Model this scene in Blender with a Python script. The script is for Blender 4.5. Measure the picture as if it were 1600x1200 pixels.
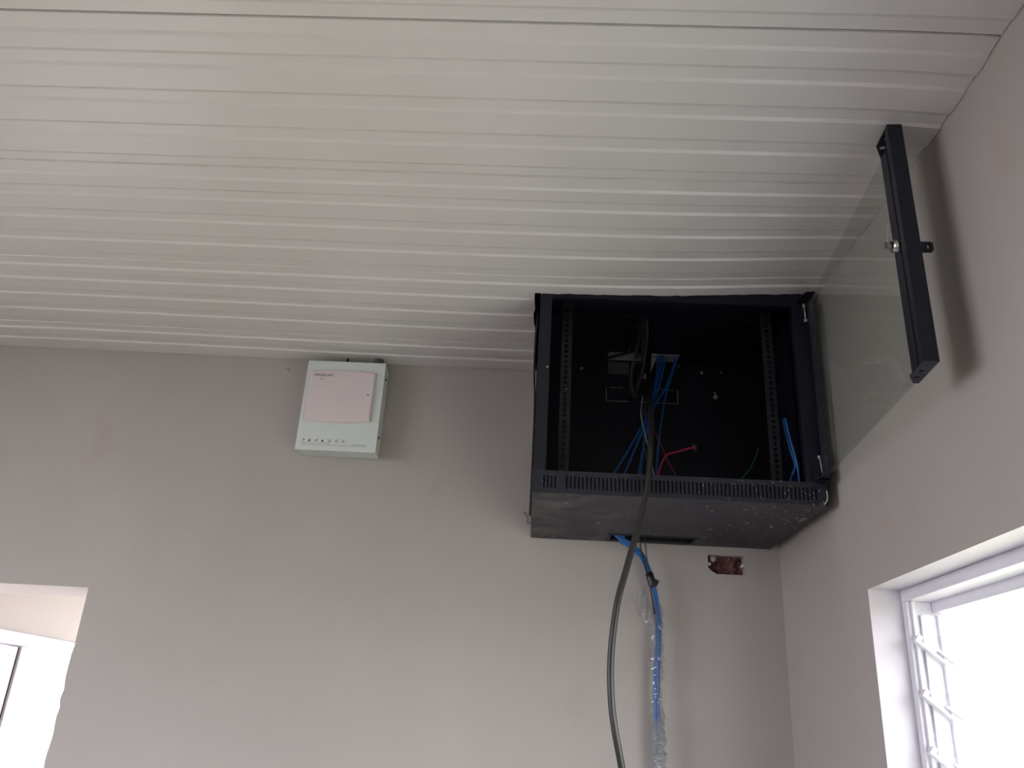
import bpy, bmesh, math, random
from mathutils import Vector, Matrix, noise
random.seed(7)
sc = bpy.context.scene
for o in list(bpy.data.objects): bpy.data.objects.remove(o)
C = sc.collection

# ------------------------------------------------------------------ camera, sky, exposure
cam = bpy.data.cameras.new('camera'); camo = bpy.data.objects.new('camera', cam); C.objects.link(camo)
YAW, PITCH, ROLL = -0.041426, 0.394266, 0.057204
fwd = Vector((math.sin(YAW)*math.cos(PITCH), math.cos(YAW)*math.cos(PITCH), math.sin(PITCH)))
r0 = Vector((math.cos(YAW), -math.sin(YAW), 0)); u0 = r0.cross(fwd)
rt = math.cos(ROLL)*r0 + math.sin(ROLL)*u0; up = -math.sin(ROLL)*r0 + math.cos(ROLL)*u0
m = Matrix.Identity(4)
for i in range(3): m[i][0] = rt[i]; m[i][1] = up[i]; m[i][2] = -fwd[i]
m.translation = Vector((0.01575, -2.07765, -0.4437))
camo.matrix_world = m
cam.sensor_width = 36; cam.lens = 1283.17*36/1600; cam.clip_start = .02; cam.clip_end = 300
sc.camera = camo

SKY = 13.0
w = bpy.data.worlds.new('overcast_sky'); sc.world = w; w.use_nodes = True
bgn = w.node_tree.nodes['Background']; bgn.inputs[0].default_value = (.94, .95, 1.02, 1); bgn.inputs[1].default_value = SKY
sc.view_settings.view_transform = 'Standard'; sc.view_settings.look = 'None'
sc.view_settings.gamma = 1; sc.view_settings.use_curve_mapping = False
sc.view_settings.exposure = 0.0

def portal(name, loc, rot, sx, sy):
    l = bpy.data.lights.new(name, 'AREA'); l.shape = 'RECTANGLE'; l.size = sx; l.size_y = sy
    l.cycles.is_portal = True
    o = bpy.data.objects.new(name, l); C.objects.link(o); o.location = loc; o.rotation_euler = rot
# sky portals in the window and door openings (they only guide sampling of the sky, they add no light)
portal('window_portal', (.80, -1.25, -.70), (0, math.pi/2, 0), 1.1, 1.6)
portal('side_window_portal', (-2.79, -1.925, -.255), (0, -math.pi/2, 0), 1.39, 1.95)
portal('rear_window_portal', (-1.3, -4.58, -.675), (-math.pi/2, 0, 0), 1.0, 1.15)
portal('side_room_portal', (-2.39, 1.75, -.9), (0, -math.pi/2, 0), 1.5, 2.5)
portal('side_room_far_portal', (-.85, 3.68, -.85), (math.pi/2, 0, 0), 2.3, 2.1)
cy = sc.cycles
cy.max_bounces = 12; cy.diffuse_bounces = 7; cy.transparent_max_bounces = 16; cy.sample_clamp_indirect = 6

# ------------------------------------------------------------------ materials
def mat(name, col, rough=.6, metal=0, spec=.5, noise_amt=0, noise_scale=8, bump=0, bump_scale=60, coat=0):
    M = bpy.data.materials.new(name); M.use_nodes = True; nt = M.node_tree; b = nt.nodes['Principled BSDF']
    b.inputs['Base Color'].default_value = (*col, 1); b.inputs['Roughness'].default_value = rough
    b.inputs['Metallic'].default_value = metal; b.inputs['Specular IOR Level'].default_value = spec
    b.inputs['Coat Weight'].default_value = coat
    tc = nt.nodes.new('ShaderNodeTexCoord')
    if noise_amt:
        n = nt.nodes.new('ShaderNodeTexNoise'); n.inputs['Scale'].default_value = noise_scale; n.inputs['Detail'].default_value = 5
        nt.links.new(tc.outputs['Object'], n.inputs['Vector'])
        r = nt.nodes.new('ShaderNodeMapRange'); r.inputs[1].default_value = .3; r.inputs[2].default_value = .7
        r.inputs[3].default_value = 1-noise_amt; r.inputs[4].default_value = 1+noise_amt
        nt.links.new(n.outputs['Fac'], r.inputs[0])
        mx = nt.nodes.new('ShaderNodeVectorMath'); mx.operation = 'SCALE'; mx.inputs[0].default_value = col
        nt.links.new(r.outputs[0], mx.inputs['Scale']); nt.links.new(mx.outputs[0], b.inputs['Base Color'])
    if bump:
        n2 = nt.nodes.new('ShaderNodeTexNoise'); n2.inputs['Scale'].default_value = bump_scale; n2.inputs['Detail'].default_value = 4
        nt.links.new(tc.outputs['Object'], n2.inputs['Vector'])
        bp = nt.nodes.new('ShaderNodeBump'); bp.inputs['Strength'].default_value = bump; bp.inputs['Distance'].default_value = .002
        nt.links.new(n2.outputs['Fac'], bp.inputs['Height']); nt.links.new(bp.outputs[0], b.inputs['Normal'])
    return M

def glass_mat(name, tint, dust=.0, gloss=1.0):
    M = bpy.data.materials.new(name); M.use_nodes = True; nt = M.node_tree; nt.nodes.clear()
    out = nt.nodes.new('ShaderNodeOutputMaterial'); tr = nt.nodes.new('ShaderNodeBsdfTransparent'); tr.inputs[0].default_value = (*tint, 1)
    gl = nt.nodes.new('ShaderNodeBsdfGlossy'); gl.inputs['Roughness'].default_value = .015
    fr = nt.nodes.new('ShaderNodeFresnel'); ge = nt.nodes.new('ShaderNodeNewGeometry')
    ir = nt.nodes.new('ShaderNodeMapRange'); ir.inputs[3].default_value = 1.5; ir.inputs[4].default_value = 1/1.5
    nt.links.new(ge.outputs['Backfacing'], ir.inputs[0]); nt.links.new(ir.outputs[0], fr.inputs[0])
    mu = nt.nodes.new('ShaderNodeMath'); mu.operation = 'MULTIPLY'; mu.inputs[1].default_value = gloss
    mx = nt.nodes.new('ShaderNodeMixShader'); nt.links.new(fr.outputs[0], mu.inputs[0]); nt.links.new(mu.outputs[0], mx.inputs[0])
    nt.links.new(tr.outputs[0], mx.inputs[1]); nt.links.new(gl.outputs[0], mx.inputs[2])
    last = mx
    if dust:
        df = nt.nodes.new('ShaderNodeBsdfDiffuse'); df.inputs[0].default_value = (.5, .5, .48, 1)
        tc = nt.nodes.new('ShaderNodeTexCoord'); n = nt.nodes.new('ShaderNodeTexNoise'); n.inputs['Scale'].default_value = 6; n.inputs['Detail'].default_value = 6
        nt.links.new(tc.outputs['Object'], n.inputs['Vector'])
        r = nt.nodes.new('ShaderNodeMapRange'); r.inputs[1].default_value = .35; r.inputs[2].default_value = .75; r.inputs[3].default_value = dust*.4; r.inputs[4].default_value = dust
        nt.links.new(n.outputs['Fac'], r.inputs[0])
        m2 = nt.nodes.new('ShaderNodeMixShader'); nt.links.new(r.outputs[0], m2.inputs[0]); nt.links.new(mx.outputs[0], m2.inputs[1]); nt.links.new(df.outputs[0], m2.inputs[2]); last = m2
    nt.links.new(last.outputs[0], out.inputs[0])
    return M

def wall_mat(name, col):
    """painted plaster: soft mottling, faint pinkish smears, fine roller relief"""
    M = bpy.data.materials.new(name); M.use_nodes = True; nt = M.node_tree; b = nt.nodes['Principled BSDF']; L = nt.links.new
    b.inputs['Roughness'].default_value = .55; b.inputs['Specular IOR Level'].default_value = .3
    tc = nt.nodes.new('ShaderNodeTexCoord')
    n = nt.nodes.new('ShaderNodeTexNoise'); n.inputs['Scale'].default_value = 2.2; n.inputs['Detail'].default_value = 6; L(tc.outputs['Object'], n.inputs['Vector'])
    cr = nt.nodes.new('ShaderNodeValToRGB'); L(n.outputs['Fac'], cr.inputs[0])
    cr.color_ramp.elements[0].position = .3; cr.color_ramp.elements[0].color = (*[c*.96 for c in col], 1)
    cr.color_ramp.elements[1].position = .7; cr.color_ramp.elements[1].color = (*[min(1, c*1.04) for c in col], 1)
    n3 = nt.nodes.new('ShaderNodeTexNoise'); n3.inputs['Scale'].default_value = 4.6; n3.inputs['Detail'].default_value = 3
    mp = nt.nodes.new('ShaderNodeMapping'); mp.inputs['Scale'].default_value = (1.6, 1.6, .8); mp.inputs['Location'].default_value = (3.1, 0, 1.7)
    L(tc.outputs['Object'], mp.inputs[0]); L(mp.outputs[0], n3.inputs['Vector'])
    r = nt.nodes.new('ShaderNodeMapRange'); r.inputs[1].default_value = .62; r.inputs[2].default_value = .74; r.inputs[3].default_value = 0; r.inputs[4].default_value = .32
    L(n3.outputs['Fac'], r.inputs[0])
    mx = nt.nodes.new('ShaderNodeMixRGB'); L(r.outputs[0], mx.inputs[0]); L(cr.outputs[0], mx.inputs[1]); mx.inputs[2].default_value = (col[0]*1.0, col[1]*.80, col[2]*.72, 1)
    L(mx.outputs[0], b.inputs['Base Color'])
    n2 = nt.nodes.new('ShaderNodeTexNoise'); n2.inputs['Scale'].default_value = 90; n2.inputs['Detail'].default_value = 3; L(tc.outputs['Object'], n2.inputs['Vector'])
    bp = nt.nodes.new('ShaderNodeBump'); bp.inputs['Strength'].default_value = .12; bp.inputs['Distance'].default_value = .002
    L(n2.outputs['Fac'], bp.inputs['Height']); L(bp.outputs[0], b.inputs['Normal'])
    return M

def cabinet_mat(name, col, spots=False, dust=.75, big=1.0):
    """blue black powder coat; with spots: plaster dust smears and white paint spatter near the right end"""
    M = bpy.data.materials.new(name); M.use_nodes = True; nt = M.node_tree; b = nt.nodes['Principled BSDF']; L = nt.links.new
    b.inputs['Base Color'].default_value = (*col, 1); b.inputs['Roughness'].default_value = .5; b.inputs['Specular IOR Level'].default_value = .35
    if not spots: return M
    tc = nt.nodes.new('ShaderNodeTexCoord'); sp = nt.nodes.new('ShaderNodeSeparateXYZ'); L(tc.outputs['Object'], sp.inputs[0])
    # dust smears
    n = nt.nodes.new('ShaderNodeTexNoise'); n.inputs['Scale'].default_value = 9; n.inputs['Detail'].default_value = 7; n.inputs['Distortion'].default_value = 1.2; L(tc.outputs['Object'], n.inputs['Vector'])
    r = nt.nodes.new('ShaderNodeMapRange'); r.inputs[1].default_value = .42; r.inputs[2].default_value = .78; L(n.outputs['Fac'], r.inputs[0])
    xl = nt.nodes.new('ShaderNodeMapRange'); xl.inputs[1].default_value = .32; xl.inputs[2].default_value = .05; xl.inputs[3].default_value = .12 if dust else 0; xl.inputs[4].default_value = dust; L(sp.outputs[0], xl.inputs[0])
    mu = nt.nodes.new('ShaderNodeMath'); mu.operation = 'MULTIPLY'; L(r.outputs[0], mu.inputs[0]); L(xl.outputs[0], mu.inputs[1])
    mx = nt.nodes.new('ShaderNodeMixRGB'); L(mu.outputs[0], mx.inputs[0]); mx.inputs[1].default_value = (*col, 1); mx.inputs[2].default_value = (.16, .15, .15, 1)
    # paint spatter, two sizes
    prev = mx.outputs[0]
    for scale, lo, amt in ((62/big, .30, .85), (130/big, .24, .7)):
        wv = nt.nodes.new('ShaderNodeTexNoise'); wv.inputs['Scale'].default_value = 60; L(tc.outputs['Object'], wv.inputs['Vector'])
        ad = nt.nodes.new('ShaderNodeVectorMath'); ad.operation = 'MULTIPLY_ADD'; ad.inputs[1].default_value = (.012,)*3; L(wv.outputs['Color'], ad.inputs[0]); L(tc.outputs['Object'], ad.inputs[2])
        v = nt.nodes.new('ShaderNodeTexVoronoi'); v.inputs['Scale'].default_value = scale; v.inputs['Randomness'].default_value = 1; L(ad.outputs[0], v.inputs['Vector'])
        spc = nt.nodes.new('ShaderNodeSeparateColor'); L(v.outputs['Color'], spc.inputs[0])
        # radius differs per spot; density rises with x
        dn = nt.nodes.new('ShaderNodeMapRange'); dn.inputs[1].default_value = .30; dn.inputs[2].default_value = .60; dn.inputs[3].default_value = .03; dn.inputs[4].default_value = .8; L(sp.outputs[0], dn.inputs[0])
        lt = nt.nodes.new('ShaderNodeMath'); lt.operation = 'LESS_THAN'; L(spc.outputs[0], lt.inputs[0]); L(dn.outputs[0], lt.inputs[1])
        rad = nt.nodes.new('ShaderNodeMath'); rad.operation = 'MULTIPLY'; rad.inputs[1].default_value = lo; L(spc.outputs[1], rad.inputs[0])
        l2 = nt.nodes.new('ShaderNodeMath'); l2.operation = 'LESS_THAN'; L(v.outputs['Distance'], l2.inputs[0]); L(rad.outputs[0], l2.inputs[1])
        m1 = nt.nodes.new('ShaderNodeMath'); m1.operation = 'MULTIPLY'; L(lt.outputs[0], m1.inputs[0]); L(l2.outputs[0], m1.inputs[1])
        m2 = nt.nodes.new('ShaderNodeMath'); m2.operation = 'MULTIPLY'; m2.inputs[1].default_value = amt; L(m1.outputs[0], m2.inputs[0])
        x2 = nt.nodes.new('ShaderNodeMixRGB'); L(m2.outputs[0], x2.inputs[0]); L(prev, x2.inputs[1]); x2.inputs[2].default_value = (.42, .42, .42, 1); prev = x2.outputs[0]
    L(prev, b.inputs['Base Color'])
    return M

WALL = wall_mat('wall_paint', (.385, .350, .328))
WALL2 = wall_mat('side_room_paint', (.50, .45, .42))
CEIL = mat('ceiling_board', (.65, .63, .605), rough=.32, spec=.5, noise_amt=.02, noise_scale=3, bump=.03, bump_scale=25)
FLOOR = mat('cement_floor', (.17, .155, .145), rough=.7, noise_amt=.15, noise_scale=4, bump=.2)
CAB = cabinet_mat('cabinet_shaded_coat', (.0042, .0046, .013))  # one coat in several tones: interior shade and underside light are in the colour
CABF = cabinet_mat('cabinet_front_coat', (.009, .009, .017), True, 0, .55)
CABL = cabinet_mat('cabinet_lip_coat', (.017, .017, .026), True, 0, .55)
CABU = cabinet_mat('cabinet_lit_underside_coat', (.022, .020, .031), True)
STILE = mat('door_stile_coat', (.012, .013, .021), rough=.5, spec=.35, noise_amt=.15, noise_scale=30)
DOORGLASS = glass_mat('smoky_door_glass', (.955, .97, .955), dust=.03, gloss=.85)
WINGLASS = glass_mat('window_glass', (.97, .98, .98), gloss=.8)
WHITE = mat('white_gloss_paint', (.66, .64, .70), rough=.35, noise_amt=.05, noise_scale=20)
REVEAL = mat('reveal_paint', (.50, .465, .51), rough=.5, noise_amt=.03, noise_scale=9, bump=.1)
BOXM = mat('alarm_box_paint', (.59, .635, .62), rough=.4)
COVER = mat('alarm_cover_plastic', (.64, .56, .57), rough=.45)
INK = mat('black_ink', (.02, .018, .02), rough=.6)
INKG = mat('grey_ink', (.18, .19, .19), rough=.6)
CHROME = mat('chrome', (.55, .53, .50), rough=.25, metal=1)
DULL = mat('galvanised_steel', (.42, .42, .42), rough=.45, metal=.6)
BLUE = mat('blue_cable_sheath', (.007, .11, .37), rough=.4)
BLACKC = mat('black_cable_sheath', (.012, .011, .012), rough=.35)
THICK = mat('dark_grey_cable_sheath', (.020, .017, .018), rough=.42)
RED = mat('red_wire_sheath', (.55, .02, .06), rough=.4)
GREEN = mat('green_wire_sheath', (.01, .12, .06), rough=.4)
PALE = mat('pale_wire_sheath', (.6, .6, .57), rough=.4)
PVC = mat('grey_pvc', (.33, .33, .33), rough=.5)
GLAND = mat('dark_grey_conduit', (.10, .095, .09), rough=.6, noise_amt=.2, noise_scale=60)
BRICK = mat('rough_red_plaster', (.14, .055, .055), rough=.9, noise_amt=.45, noise_scale=60, bump=1, bump_scale=120)
FILM = glass_mat('clear_plastic_film', (.90, .91, .93), dust=.16, gloss=2.0)
FILM2 = glass_mat('milky_plastic_film', (.86, .87, .89), dust=.5, gloss=2.0)
RAILM = mat('rail_coat', (.014, .014, .017), rough=.5, spec=.3)
GRASS = mat('grass', (.28, .285, .18), rough=.9, noise_amt=.4, noise_scale=3)
LINTEL_LIT = mat('lintel_painted_light', (.62, .55, .52), rough=.6, bump=.15)  # wall colour brightened to stand for light reaching the lintel from below
YARD = mat('dusty_yard', (.27, .245, .23), rough=.9, noise_amt=.2, noise_scale=2)
TILE = mat('pale_tile', (.62, .57, .54), rough=.4, noise_amt=.05)
FACADE = mat('white_render', (.8, .8, .8), rough=.8)
REDB = mat('red_painted_band', (.30, .05, .05), rough=.7, noise_amt=.2, noise_scale=3)
GREYW = mat('grey_window_pane', (.055, .055, .07), rough=.5, noise_amt=.5, noise_scale=5)
SHADOW_LINE = mat('shadow_line_black', (.02, .02, .02), rough=.8)

# ------------------------------------------------------------------ helpers
def obj(name, bm, mt, parent=None, smooth=False):
    bmesh.ops.recalc_face_normals(bm, faces=bm.faces)
    me = bpy.data.meshes.new(name); bm.to_mesh(me); bm.free()
    if mt: me.materials.append(mt)
    if smooth:
        for p in me.polygons: p.use_smooth = True
    o = bpy.data.objects.new(name, me); C.objects.link(o)
    if parent: o.parent = parent
    return o
def thing(name, label, cat, loc=(0, 0, 0), group=None):
    o = bpy.data.objects.new(name, None); C.objects.link(o); o.location = loc; o.empty_display_size = .05
    o['label'] = label; o['category'] = cat
    if group: o['group'] = group
    return o
def tag(o, label, cat, group=None):
    o['label'] = label; o['category'] = cat
    if group: o['group'] = group
    return o
def struct(o): o['kind'] = 'structure'; return o
def bx(bm, x0, x1, y0, y1, z0, z1, bevel=0, mtx=None):
    vs = [bm.verts.new((x, y, z)) for x in (x0, x1) for y in (y0, y1) for z in (z0, z1)]
    if mtx:
        for v in vs: v.co = mtx @ v.co
    fs = [bm.faces.new([vs[i] for i in f]) for f in ((0, 1, 3, 2), (4, 6, 7, 5), (0, 4, 5, 1), (2, 3, 7, 6), (0, 2, 6, 4), (1, 5, 7, 3))]
    if bevel:
        es = list({e for f in fs for e in f.edges})
        bmesh.ops.recalc_face_normals(bm, faces=fs)
        bmesh.ops.bevel(bm, geom=es, offset=bevel, segments=2, affect='EDGES', profile=.6)
def box(name, dims, mt, parent=None, bevel=0):
    bm = bmesh.new(); bx(bm, *dims, bevel=bevel); return obj(name, bm, mt, parent)
def plate(bm, us, vs, solid, w0, w1, frame):
    """slab on a grid of cells; cells where solid(uc, vc) is False are left open; frame maps (u,v,w) to xyz"""
    nu, nv = len(us)-1, len(vs)-1
    S = [[solid((us[i]+us[i+1])/2, (vs[j]+vs[j+1])/2) for j in range(nv)] for i in range(nu)]
    V = {}
    def vt(i, j, k):
        if (i, j, k) not in V: V[(i, j, k)] = bm.verts.new(frame(us[i], vs[j], (w0, w1)[k]))
        return V[(i, j, k)]
    g = lambda i, j: 0 <= i < nu and 0 <= j < nv and S[i][j]
    for i in range(nu):
        for j in range(nv):
            if not S[i][j]: continue
            for k in (0, 1): bm.faces.new([vt(i, j, k), vt(i+1, j, k), vt(i+1, j+1, k), vt(i, j+1, k)])
            for (a, b, di, dj) in (((i, j), (i+1, j), 0, -1), ((i+1, j), (i+1, j+1), 1, 0), ((i+1, j+1), (i, j+1), 0, 1), ((i, j+1), (i, j), -1, 0)):
                if not g(i+di, j+dj): bm.faces.new([vt(*a, 0), vt(*b, 0), vt(*b, 1), vt(*a, 1)])
XZ = lambda u, v, w: (u, w, v)
YZ = lambda u, v, w: (w, u, v)
XY = lambda u, v, w: (u, v, w)
def catmull(pts, n=10, closed=False):
    P = [Vector(p) for p in pts]
    if closed: P = [P[-1]] + P + [P[0], P[1]]
    else: P = [2*P[0]-P[1]] + P + [2*P[-1]-P[-2]]
    out = []
    for i in range(1, len(P)-2):
        for k in range(n):
            t = k/n; a, b, c, d = P[i-1:i+3]
            out.append(.5*((2*b)+(-a+c)*t+(2*a-5*b+4*c-d)*t*t+(-a+3*b-3*c+d)*t**3))
    if not closed: out.append(P[-2])
    return out
def sweep(bm, path, rad, seg=10, closed=False, wob=None):
    N = len(path); rings = []; nrm = None
    for i, p in enumerate(path):
        t = (path[(i+1) % N]-path[i-1]) if (closed or 0 < i < N-1) else (path[1]-path[0] if i == 0 else path[-1]-path[-2])
        t.normalize()
        if nrm is None: nrm = t.orthogonal().normalized()
        nrm = (nrm - t*nrm.dot(t)).normalized(); b = t.cross(nrm)
        r = rad(i/(N-1)) if callable(rad) else rad
        ring = []
        for k in range(seg):
            a = 2*math.pi*k/seg; q = r*(wob(i, k) if wob else 1)
            ring.append(bm.verts.new(p + q*(math.cos(a)*nrm + math.sin(a)*b)))
        rings.append(ring)
    for i in range(N if closed else N-1):
        A, B = rings[i], rings[(i+1) % N]
        for k in range(seg): bm.faces.new([A[k], A[(k+1) % seg], B[(k+1) % seg], B[k]])
    if not closed:
        bm.faces.new(rings[0]); bm.faces.new(rings[-1])
def tube(name, pts, rad, mt, parent=None, n=10, seg=10, closed=False):
    bm = bmesh.new(); sweep(bm, catmull(pts, n, closed), rad, seg, closed); return obj(name, bm, mt, parent, True)
def cyl(bm, a, b, r, seg=16, r2=None):
    a = Vector(a); b = Vector(b); t = (b-a).normalized(); n = t.orthogonal().normalized(); q = t.cross(n)
    A = [bm.verts.new(a+r*(math.cos(2*math.pi*k/seg)*n+math.sin(2*math.pi*k/seg)*q)) for k in range(seg)]
    r2 = r if r2 is None else r2
    B = [bm.verts.new(b+r2*(math.cos(2*math.pi*k/seg)*n+math.sin(2*math.pi*k/seg)*q)) for k in range(seg)]
    for k in range(seg): bm.faces.new([A[k], A[(k+1) % seg], B[(k+1) % seg], B[k]])
    bm.faces.new(A); bm.faces.new(B)
def outline_plate(bm, outer, holes, w0, w1, frame):
    """flat polygon with holes, thickened from w0 to w1"""
    loops = [outer]+holes; edges = []; allv = []
    for lp in loops:
        vs = [bm.verts.new(frame(u, v, w0)) for u, v in lp]; allv.append(vs)
        edges += [bm.edges.new((vs[i], vs[(i+1) % len(vs)])) for i in range(len(vs))]
    r = bmesh.ops.triangle_fill(bm, edges=edges, use_beauty=True)
    fs = [g for g in r['geom'] if isinstance(g, bmesh.types.BMFace)]
    top = {}
    for lp, vs in zip(loops, allv):
        for (u, v), a in zip(lp, vs): top[a] = bm.verts.new(frame(u, v, w1))
    for f in fs: bm.faces.new([top[v] for v in f.verts])
    for vs in allv:
        for i in range(len(vs)):
            a, b = vs[i], vs[(i+1) % len(vs)]; bm.faces.new([a, b, top[b], top[a]])
def text_mesh(name, body, size, M, mt, parent, shear=0, xscale=1, spacing=1, extrude=.0002):
    cu = bpy.data.curves.new(name, 'FONT'); cu.body = body; cu.size = size; cu.shear = shear; cu.extrude = extrude; cu.space_character = spacing
    t = bpy.data.objects.new(name, cu); me = bpy.data.meshes.new_from_object(t)
    bpy.data.objects.remove(t); bpy.data.curves.remove(cu)
    me.transform(Matrix.Diagonal((xscale, 1, 1, 1))); me.transform(M); me.materials.append(mt)
    o = bpy.data.objects.new(name, me); C.objects.link(o); o.parent = parent; return o

# ------------------------------------------------------------------ room shell
XR, H, ZF, XL, YB = .6244, .4656, -2.035, -2.6, -4.4
TOP = .72
# ceiling surface: level, with the sag and lift of the real boards
def ceil_z(x, y):
    return (.4650 + .020*math.exp(-((x-.66)/.28)**2-((y+.5)/.30)**2) - .006*math.exp(-((x+.1)/.45)**2-((y+.25)/.45)**2)
            + .007*math.exp(-((x+1.35)/.5)**2-((y+.15)/.35)**2) - .008*math.exp(-((x-.66)/.10)**2-((y+1.08)/.16)**2))

# back wall: doorway on the left, recessed socket box under the cabinet, holes follow the real openings
DX0, DX1, DZ = -2.05, -1.103, -.179
bm = bmesh.new()
zs = [ZF] + [DZ-.02-.022*k for k in range(60)][::-1]
zs = sorted(set([ZF] + [round(DZ-.10-.02*k, 4) for k in range(1, 30)] + [-1.4, DZ, -.0675, -.0205, TOP]))
xs = [XL-.2, DX0, DX1, .4455, .5355, XR+.2]
plate(bm, xs, zs, lambda x, z: not (DX0 < x < DX1 and z < DZ) and not (.4455 < x < .5355 and -.0675 < z < -.0205), 0, .055, XZ)
plate(bm, [XL-.2, DX0, DX1, XR+.2], zs, lambda x, z: not (DX0 < x < DX1 and z < DZ), .055, .2, XZ)
bmesh.ops.remove_doubles(bm, verts=bm.verts, dist=.0001)
for v in bm.verts:                    # chipped plaster down the doorway edge
    if abs(v.co.x-DX1) < .001 and v.co.z < -.30 and v.co.z > -1.3 and v.co.y < .1:
        v.co.x += random.uniform(-.0035, .0015)
wbk = struct(obj('wall_back', bm, WALL)); wbk.data.materials.append(LINTEL_LIT)
for p in wbk.data.polygons:            # light from outside, put into the colour of the doorway lintel's underside
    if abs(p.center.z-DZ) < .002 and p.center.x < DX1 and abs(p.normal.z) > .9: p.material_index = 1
# left wall with a window opening, rear wall with a window opening
bm = bmesh.new(); plate(bm, [YB-.2, -2.9, -.95, 0], [ZF, -.95, .44, TOP], lambda y, z: not (-2.9 < y < -.95 and -.95 < z < .44), XL-.2, XL, YZ)
struct(obj('wall_left', bm, WALL))
bm = bmesh.new(); plate(bm, [XL-.2, -1.8, -.8, XR+.2], [ZF, -1.25, -.10, TOP], lambda x, z: not (-1.8 < x < -.8 and -1.25 < z < -.10), YB-.2, YB, XZ)
struct(obj('wall_rear', bm, WALL))
# right wall with the louvre window opening
WY0, WY1, WZ0, WZ1 = -2.05, -.532, -1.25, -.178
bm = bmesh.new(); plate(bm, [YB, WY0, WY1, 0], [ZF, WZ0, WZ1, TOP], lambda y, z: not (WY0 < y < WY1 and WZ0 < z < WZ1), XR, XR+.2, YZ)
bm.normal_update()
wr = obj('wall_right', bm, WALL); struct(wr)
wr.data.materials.append(REVEAL)
for p in wr.data.polygons:            # the reveal of the window is painted lighter
    c = p.center
    if XR+.01 < c.x < XR+.19 and WY0-.01 < c.y < WY1+.01 and WZ0-.01 < c.z < WZ1+.01: p.material_index = 1
bm = bmesh.new(); bx(bm, XL-.2, XR+.2, YB-.2, 3.7, ZF-.15, ZF); struct(obj('floor', bm, FLOOR))
bm = bmesh.new(); bx(bm, XL-.4, XR+.4, YB-.4, 3.9, TOP, TOP+.1); struct(obj('ceiling_light_block_slab', bm, FLOOR))  # unseen slab, added to keep sky light out above the boards
bm = bmesh.new(); bx(bm, -2.2, XR, .2, 3.6, ZF, ZF+.012); struct(obj('floor_side_room', bm, TILE))  # unseen floor, made pale to bounce light up to the doorway lintel

# side room seen through the doorway
bm = bmesh.new(); plate(bm, [.2, .55, 3.0, 3.6], [ZF, -1.95, -.183, TOP], lambda y, z: not (.55 < y < 3.0 and -1.95 < z < -.183), -2.4, -2.2, YZ)
struct(obj('wall_side_room_left', bm, WALL2))
bm = bmesh.new(); plate(bm, [-2.4, -2.0, .3, XR+.2], [ZF, -1.9, .2, TOP], lambda x, z: not (-2.0 < x < .3 and -1.9 < z < .2), 3.6, 3.7, XZ); struct(obj('wall_side_room_far', bm, WALL2))  # the unseen wide opening is added to brighten the side room
bm = bmesh.new(); bx(bm, XR, XR+.2, .2, 3.6, ZF, TOP); struct(obj('wall_side_room_right', bm, WALL2))
bm = bmesh.new(); bx(bm, -2.2, XR, .2, 3.6, H+.02, H+.05); struct(obj('ceiling_side_room', bm, CEIL))

# ------------------------------------------------------------------ ceiling of profiled boards
ceiling = bpy.data.objects.new('ceiling', None); C.objects.link(ceiling); struct(ceiling)
ceiling.location = (0, 0, H)
D = .442                               # depth of the cabinet
CUT = (-.012, .606)                    # the boards are cut out around the cabinet
S0, DS = .166, .3475
prof = [(0, .0065), (.0025, .0036), (.0305, .0036), (.0358, 0), (.0660, 0), (.0745, .0034), (.0965, .0034), (.1020, 0), (.1475, 0), (.1560, .0034),
        (.1770, .0034), (.1825, 0), (.2305, 0), (.2390, .0034), (.2625, .0034), (.2680, 0), (.3145, 0), (.3225, .0036), (.3450, .0036), (.3475, .0065)]
def prof_z(o):
    for (a, za), (b, zb) in zip(prof, prof[1:]):
        if a <= o <= b: return za+(zb-za)*(o-a)/(b-a)
    return 0
xcols = [XL + .16*k for k in range(18)]
xcols = [x for x in xcols if x < -.13] + [-.1, -.05] + [CUT[0]] + [.01+.0149*k for k in range(40)] + [CUT[1], XR-.0012]
xcols = sorted(xcols)
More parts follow.
